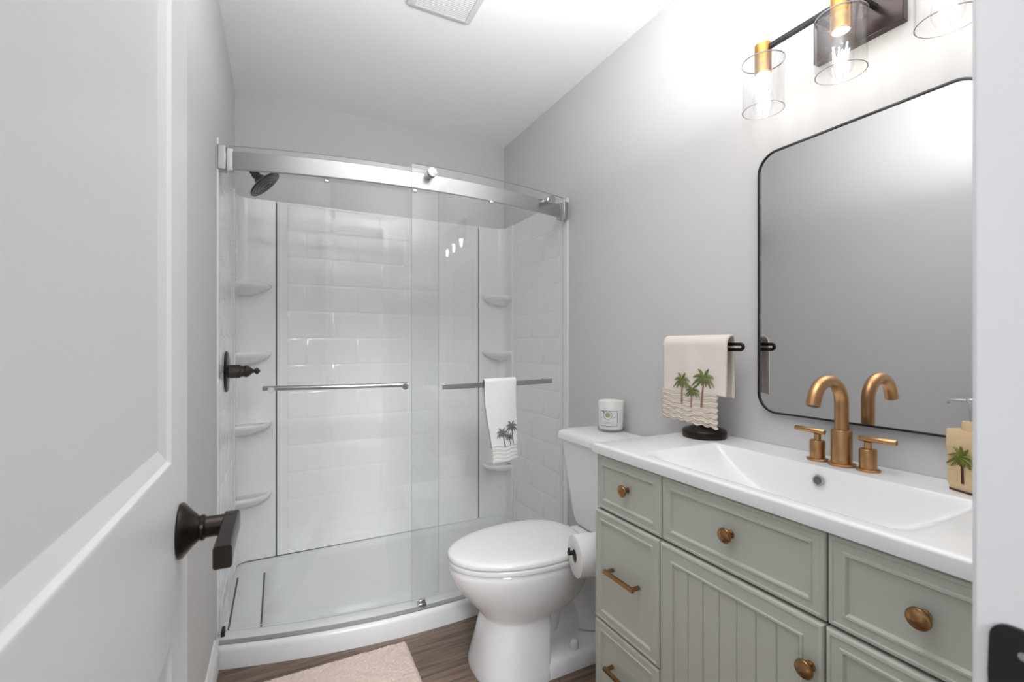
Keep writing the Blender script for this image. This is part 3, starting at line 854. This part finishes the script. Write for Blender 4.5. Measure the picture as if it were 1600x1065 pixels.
H.part(mb, 'arm', M_black)
mb = MB()
mb.tube([p1 - ax*0.004, (p1.x, 1.139, p1.z)], 0.007, 16)
mb.lathe([(0.022,0),(0.022,0.006),(0.018,0.009),(0.008,0.010)], (p1.x, 1.1385, p1.z), (0,1,0), 28)
H.part(mb, 'mount', M_black)

# ------------------------------------------------------------------ candle on its glass dish
KX, KY, KZ = 1.249, 1.545, 0.7828
T = Thing('candle_dish', 'round clear glass dish under the white candle on the toilet tank', 'dish', (KX, KY, KZ))
mb = MB(); mb.lathe([(0.052,0.0),(0.056,0.002),(0.0565,0.010),(0.0555,0.0125),(0.054,0.0125),(0.0535,0.006),(0.001,0.006)], (KX, KY, KZ), (0,0,1), 48)
T.part(mb, 'dish', glass_mat('dish_glass', (0.95, 0.955, 0.955), 2.5))
T = Thing('scented_candle', 'white glass jar candle with a square printed label on the toilet tank', 'candle', (KX, KY, KZ+0.0065))
cz = KZ+0.0065
def jar_r(z): return 0.0495 + 0.0045*(z/0.116)
mb = MB()
mb.lathe([(0.044,0),(0.0475,0.002),(jar_r(0.006),0.006),(jar_r(0.05),0.05),(jar_r(0.118),0.118),(jar_r(0.12)-0.0006,0.1195),(jar_r(0.12)-0.0025,0.1195),(jar_r(0.1)-0.003,0.105)], (KX, KY, cz), (0,0,1), 56)
T.part(mb, 'jar', M_cand, angle=50)
va = math.atan2(-KY, -KX)      # towards the viewer's side of the room
def jar_pt(s, z, off):        # s: arc length to the right as seen from the door
    r = jar_r(z) + off
    a = va - 0.06 + s/0.052
    return (KX + r*math.cos(a), KY + r*math.sin(a), cz + z)
def jar_patch(mb, s0, s1, z0, z1, off, n=12):
    mb.loft([[jar_pt(s, z0, -0.001), jar_pt(s, z1, -0.001), jar_pt(s, z1, off), jar_pt(s, z0, off)] for s in [s0 + (s1-s0)*i/n for i in range(n+1)]])
def jar_poly(mb, pts, off, lift):
    mb.loft([[jar_pt(s, z, off) for s, z in pts], [jar_pt(s, z, off+lift) for s, z in pts]])
mb = MB(); jar_patch(mb, -0.046, 0.030, 0.018, 0.082, 0.0004)
lb = T.part(mb, 'label', M_label)
mb = MB()
for (a, b, c_, d_) in ((-0.046,0.030,0.018,0.0196),(-0.046,0.030,0.0804,0.082),(0.0284,0.030,0.018,0.082),(-0.046,-0.0452,0.018,0.082)): jar_patch(mb, a, b, c_, d_, 0.0007)
for rr in ((0.0182, 0.0168),):
    for i in range(36):
        a0, a1 = 2*math.pi*i/36, 2*math.pi*(i+1)/36
        pts = [(-0.010+rr[0]*math.cos(a0), 0.064+rr[0]*math.sin(a0)), (-0.010+rr[0]*math.cos(a1), 0.064+rr[0]*math.sin(a1)), (-0.010+rr[1]*math.cos(a1), 0.064+rr[1]*math.sin(a1)), (-0.010+rr[1]*math.cos(a0), 0.064+rr[1]*math.sin(a0))]
        jar_poly(mb, pts, 0.0004, 0.0005)
jar_poly(mb, [(-0.034,0.0805),(-0.026,0.0805),(-0.0265,0.071),(-0.030,0.074)], 0.0004, 0.0004)
T.part(mb, 'label_border', M_ink, parent=lb, label='black label border and ring')
mb = MB(); jar_poly(mb, [(-0.010+0.0105*math.cos(a), 0.065+0.0105*math.sin(a)) for a in [2*math.pi*i/20 for i in range(20)]], 0.0004, 0.0006)
T.part(mb, 'label_emblem', M_lgreen, parent=lb, label='green round print on the label')
mb = MB()
for i in range(7):
    a = 0.35 + 0.12*i
    jar_poly(mb, [(0.006+0.0025*i, 0.0505+0.001*i), (0.0085+0.0025*i, 0.0535+0.0013*i), (0.0105+0.0025*i, 0.0525+0.001*i), (0.008+0.0025*i, 0.050+0.001*i)], 0.0004, 0.0004)
for z, a, b in ((0.041,-0.020,-0.005),(0.0345,-0.030,0.012),(0.0285,-0.036,0.020),(0.0235,-0.030,0.010)):
    s = a
    while s < b:
        w = 0.0016 + 0.0022*rnd.random()
        jar_patch(mb, s, s+w, z-0.0006, z+0.0007*(1+rnd.random()), 0.0006, 1)
        s += w + 0.0011
T.part(mb, 'label_print', M_lgrey, parent=lb)

# ------------------------------------------------------------------ palm embroidery helper
def palm(map_fn, cu, cv, size, trunk_h, lean, frond_angles, off=0.0008, lift=0.0016):
    """palm in a surface's own (u, v) chart: returns (frond builder, trunk builder)"""
    fr, tr = MB(), MB()
    for fa, ln, droop in frond_angles:
        a = R(fa); L_ = size*ln
        n = 9
        left, right, mid = [], [], []
        for i in range(n+1):
            t = i/n
            x = math.cos(a)*L_*t; y = math.sin(a)*L_*t - droop*L_*t*t
            dx = math.cos(a)*L_; dy = math.sin(a)*L_ - 2*droop*L_*t
            m = math.hypot(dx, dy) or 1
            w = size*0.115*(math.sin(math.pi*min(1, t*0.86+0.12)))**0.8*(1 if i % 2 else 0.86)
            if i == n: w = size*0.006
            left.append((cu+x-dy/m*w, cv+y+dx/m*w)); right.append((cu+x+dy/m*w, cv+y-dx/m*w)); mid.append((cu+x, cv+y))
        rings = []
        for l_, m_, r_ in zip(left, mid, right):
            rings.append([map_fn(*l_, off), map_fn(*m_, off+lift*1.5), map_fn(*r_, off), map_fn(*m_, off-0.0012)])
        fr.loft(rings)
    rings = []
    n = 10
    for i in range(n+1):
        t = i/n
        u = cu + lean*size*(t + 0.5*t*(1-t)); v = cv - trunk_h*size*t
        w = size*(0.055 + 0.03*t)*(1 + 0.10*(i % 2))
        rings.append([map_fn(u-w, v, off), map_fn(u, v, off+lift), map_fn(u+w, v, off), map_fn(u, v, off-0.0012)])
    tr.loft(rings)
    return fr, tr
FR = [(150,0.95,0.55),(118,0.95,0.30),(62,0.95,0.28),(28,1.0,0.55),(185,0.9,0.62),(-8,0.92,0.55),(215,0.72,0.42),(325,0.72,0.42),(250,0.45,0.3),(292,0.5,0.3)]

# ------------------------------------------------------------------ towel draping helper
def drape(mb, P, s_front, s_back, rad, t0, t1, nt=30, ns=40, wave=None):
    """P(t, side, drop, out): sheet over a bar; s_front/s_back give the hanging lengths at t"""
    rows = []
    for i in range(nt+1):
        t = t0 + (t1-t0)*i/nt
        Lf, Lb = s_front(t), s_back(t)
        row = []
        for j in range(ns+1):
            d = Lf*(1-j/ns)
            row.append(P(t, d, rad + (wave(t, d) if wave else 0)))
        for j in range(1, 8):
            a = math.pi*j/8
            row.append(P(t, -rad*math.sin(a), rad*math.cos(a)))
        for j in range(ns+1):
            d = Lb*j/ns
            row.append(P(t, d, -rad - (0.6*wave(t+0.3, d) if wave else 0)))
        rows.append(row)
    mb.grid(rows)

# ------------------------------------------------------------------ towel stand and cream towel
SX, SY = 1.232, 1.052
T = Thing('towel_stand', 'dark bronze countertop towel stand on a round base, left of the basin', 'towel stand', (SX, SY, TZ))
mb = MB(); mb.lathe([(0.066,0),(0.0675,0.002),(0.0675,0.021),(0.066,0.0235),(0.062,0.026),(0.040,0.034),(0.018,0.039),(0.011,0.042),(0.009,0.046)], (SX, SY, TZ), (0,0,1), 56)
T.part(mb, 'base', M_bronze, angle=45)
mb = MB(); mb.lathe([(0.0082,0.040),(0.0082,0.286)], (SX, SY, TZ), (0,0,1), 20)
T.part(mb, 'post', M_bronze)
mb = MB()
loop = [(SY+y, 1.138+z) for y, z in rrect(-0.140, 0.142, -0.0085, 0.0085, 0.0084, 8)]
mb.tube([(SX, y, z) for y, z in loop + loop[:1]], 0.0050, 14)
T.part(mb, 'towel_arm', M_bronze)
W = Thing('hand_towel', 'cream hand towel with green palm trees and ruffled band on the bronze stand', 'towel', (SX, 1.085, 1.139))
def Pc(t, d, out):            # t across (+ towards the shower), out towards the room
    return (SX - out, 1.0755 + t + (0.016*min(1, -out/0.0265) if out < 0 else 0), 1.1455 - d)
def wv(t, d): return 0.0025*math.sin(t*38+1.0) * min(1, d/0.05) + 0.0016*math.sin(t*71+d*9) + 0.05*max(0, d-0.02)*0.12
HW = 0.128
mb = MB()
drape(mb, Pc, lambda t: 0.158+0.003*math.sin(t*30), lambda t: 0.168+0.003*math.sin(t*25), 0.0265, -HW, HW, wave=wv)
W.part(mb, 'terry_cloth', M_cream, solid=0.007, angle=80)
mb = MB()
rows = []
for i in range(49):
    t = -HW + 0.030 + (2*HW-0.026)*i/48
    row = []
    for j in range(61):
        d = 0.152 + (0.100 + 0.010*(1-i/48) + 0.003*math.sin(i*0.9))*j/60
        w = 0.0013*math.sin(j*0.62 + 1.6*math.sin(i*0.17) + 1.1*math.sin(i*0.43+1)) + 0.0011*math.sin(j*1.37+2.2*math.sin(i*0.29+j*0.05)) + 0.0008*(rnd.random()-0.5)
        tt = t + (0.002*math.sin(j*0.6)+0.001*math.sin(j*1.7) if i in (0, 48) else 0)
        row.append(Pc(tt, d, 0.0295 + wv(t, d) + w*min(1, j/5)))
    rows.append(row)
mb.grid(rows)
W.part(mb, 'linen_band', M_linen, solid=0.003, angle=80, label='ruffled beige linen band')
# palms, in the towel's front chart: u to the right as seen, v upwards
def cream_map(u, v, n):
    t, d = -u, -v
    base = 0.0315 if d > 0.15 else 0.0305
    x, y, z = Pc(t, d, base + wv(t, d) + n)
    return (x, y, z)
for cu, cv, sz, th, ln in ((-0.040, -0.118, 0.041, 1.90, 0.0), (0.046, -0.105, 0.047, 2.05, -0.16), (0.006, -0.150, 0.030, 1.85, -0.12)):
    fr, tr = palm(cream_map, cu, cv, sz, th, ln, FR, 0.0012, 0.0022)
    f = W.part(fr, 'palm_fronds', M_frond, label='green embroidered palm fronds')
    W.part(tr, 'palm_trunk', M_trunk, parent=f, label='brown embroidered palm trunk')

# ------------------------------------------------------------------ white towel on the shower door bar
WX0, WX1 = 0.779, 0.938
W = Thing('hand_towel', 'white hand towel with grey palm trees hanging on the shower door bar', 'towel', (0.86, BY+0.018, BARZ))
def Pw(t, d, out):
    x = 0.859 + t
    return (x, BY + 0.0045 + bow(x) - out, BARZ + 0.013 - d)
def wvw(t, d): return 0.002*math.sin(t*45+0.5)*min(1, d/0.05) + 0.03*d*(0.5+0.5*math.sin(t*18+1))
def shrink(t, d): return t*(1-0.20*smooth01((d-0.05)/0.28)) + 0.022*smooth01((d-0.05)/0.3)
mb = MB()
drape(mb, lambda t, d, o: Pw(shrink(t, max(d,0)), d, o), lambda t: 0.285, lambda t: 0.29, 0.0115, -0.080, 0.080, nt=28, ns=36, wave=wvw)
W.part(mb, 'terry_cloth', M_white, solid=0.006, angle=80)
mb = MB()
rows = []
for i in range(33):
    t = -0.080 + 0.160*i/32
    row = []
    for j in range(37):
        d = 0.275 + (0.078 - 0.008*i/32)*j/36
        w = 0.0009*math.sin(j*0.8 + 1.5*math.sin(i*0.3)) + 0.0007*math.sin(j*1.7+2*math.sin(i*0.4)) + 0.0005*(rnd.random()-0.5)
        row.append(Pw(shrink(t, d), d, 0.0135 + wvw(t, d) + w*min(1, j/4)))
    rows.append(row)
mb.grid(rows)
W.part(mb, 'linen_band', M_wlinen, solid=0.003, angle=80)
def white_map(u, v, n):
    t, d = u, -v
    return Pw(shrink(t, d), d, 0.0165 + wvw(t, d) + n)
for cu, cv, sz, th, ln in ((-0.012, -0.222, 0.037, 1.75, 0.25), (0.044, -0.196, 0.038, 2.1, 0.12), (0.026, -0.240, 0.023, 1.75, 0.15)):
    fr, tr = palm(white_map, cu, cv, sz, th, ln, FR, 0.0008, 0.0016)
    f = W.part(fr, 'palm_fronds', M_gthread, label='grey embroidered palm fronds')
    W.part(tr, 'palm_trunk', M_gthread, parent=f, label='grey embroidered palm trunk')

# ------------------------------------------------------------------ soap dispenser
PX, PY = 1.245, 0.412
T = Thing('soap_dispenser', 'tan palm-tree soap pump beside the door jamb, right of the faucet', 'soap dispenser', (PX, PY, TZ))
sd = math.radians(22)
ca, sa = math.cos(sd), math.sin(sd)
def SP(u, w, z):              # u to the viewer's right, w out towards the viewer
    return (PX - w*ca - u*sa, PY - u*ca + w*sa, TZ + z)
mb = MB()
hw_, hd_ = 0.033, 0.020
def oct_ring(z, k, kd=None):
    kd = kd or k
    return [SP(u*hw_*k, w*hd_*kd, z) for u, w in ((-1,-0.7),(-0.8,-1),(0.8,-1),(1,-0.7),(1,0.7),(0.8,1),(-0.8,1),(-1,0.7))]
mb.loft([oct_ring(0.004,0.86), oct_ring(0.012,0.95), oct_ring(0.022,0.98), oct_ring(0.080,0.98), oct_ring(0.088,1.04), oct_ring(0.122,1.06), oct_ring(0.125,1.0)])
bd = T.part(mb, 'bottle', M_wood, angle=30)
mb = MB(); mb.loft([oct_ring(0.0,0.90), oct_ring(0.0045,0.90)])
T.part(mb, 'base_plate', M_redbrown)
mb = MB(); mb.lathe([(0.0155,0.124),(0.0155,0.142),(0.0145,0.1435)], SP(0.004,0,0), (0,0,1), 28)
T.part(mb, 'collar', M_wood)
mb = MB()
b0 = Vector(SP(0.004,0,0))
mb.lathe([(0.004,0.142),(0.0045,0.160),(0.006,0.178),(0.0085,0.184),(0.0095,0.188),(0.0085,0.190)], b0, (0,0,1), 20)
mb.tube([b0+Vector((0,0,0.184)), Vector(SP(-0.018,0.006,0.1835)), Vector(SP(-0.032,0.010,0.1815)), Vector(SP(-0.035,0.011,0.178))], [0.0045,0.004,0.0034,0.0032], 14)
T.part(mb, 'pump', M_nick)
def soap_map(u, v, n): return SP(u, hd_*0.985 + n, v)
fr, tr = palm(soap_map, 0.002, 0.072, 0.030, 1.75, 0.05, [(a, l*1.02, d*0.9) for a, l, d in FR] + [(90,0.8,0.1),(270,0.55,0.1)], 0.001, 0.0035)
f = T.part(fr, 'palm_relief', M_leaf, parent=bd, label='raised green palm leaves')
T.part(tr, 'trunk_relief', M_redbrown, parent=bd, label='dark red-brown palm trunk')

# ------------------------------------------------------------------ bath mat
mb = MB()
mx0, mx1, my0, my1 = -0.085, 0.432, 0.90, 1.758
nx, ny = 150, 240
rows = []
for i in range(nx+1):
    row = []
    for j in range(ny+1):
        u, v = i/nx, j/ny
        x = mx0 + (mx1-mx0)*u; y = my0 + (my1-my0)*v
        e = min(x-mx0, mx1-x, y-my0, my1-y)
        h = 0.004 + 0.014*smooth01(e/0.014)
        if e < 1e-6: h = 0.001
        h += (rnd.random()-0.5)*0.005*smooth01(e/0.006) + 0.0018*math.sin(x*60+2*math.sin(y*31))*math.sin(y*47) * smooth01(e/0.02)
        if e < 0.004: x += (rnd.random()-0.5)*0.004; y += (rnd.random()-0.5)*0.004
        row.append((x, y, h))
    rows.append(row)
mb.grid(rows)
single(mb.build('bath_mat', M_mat, angle=180), 'pale pink plush bath mat on the wood floor in front of the shower', 'bath mat')
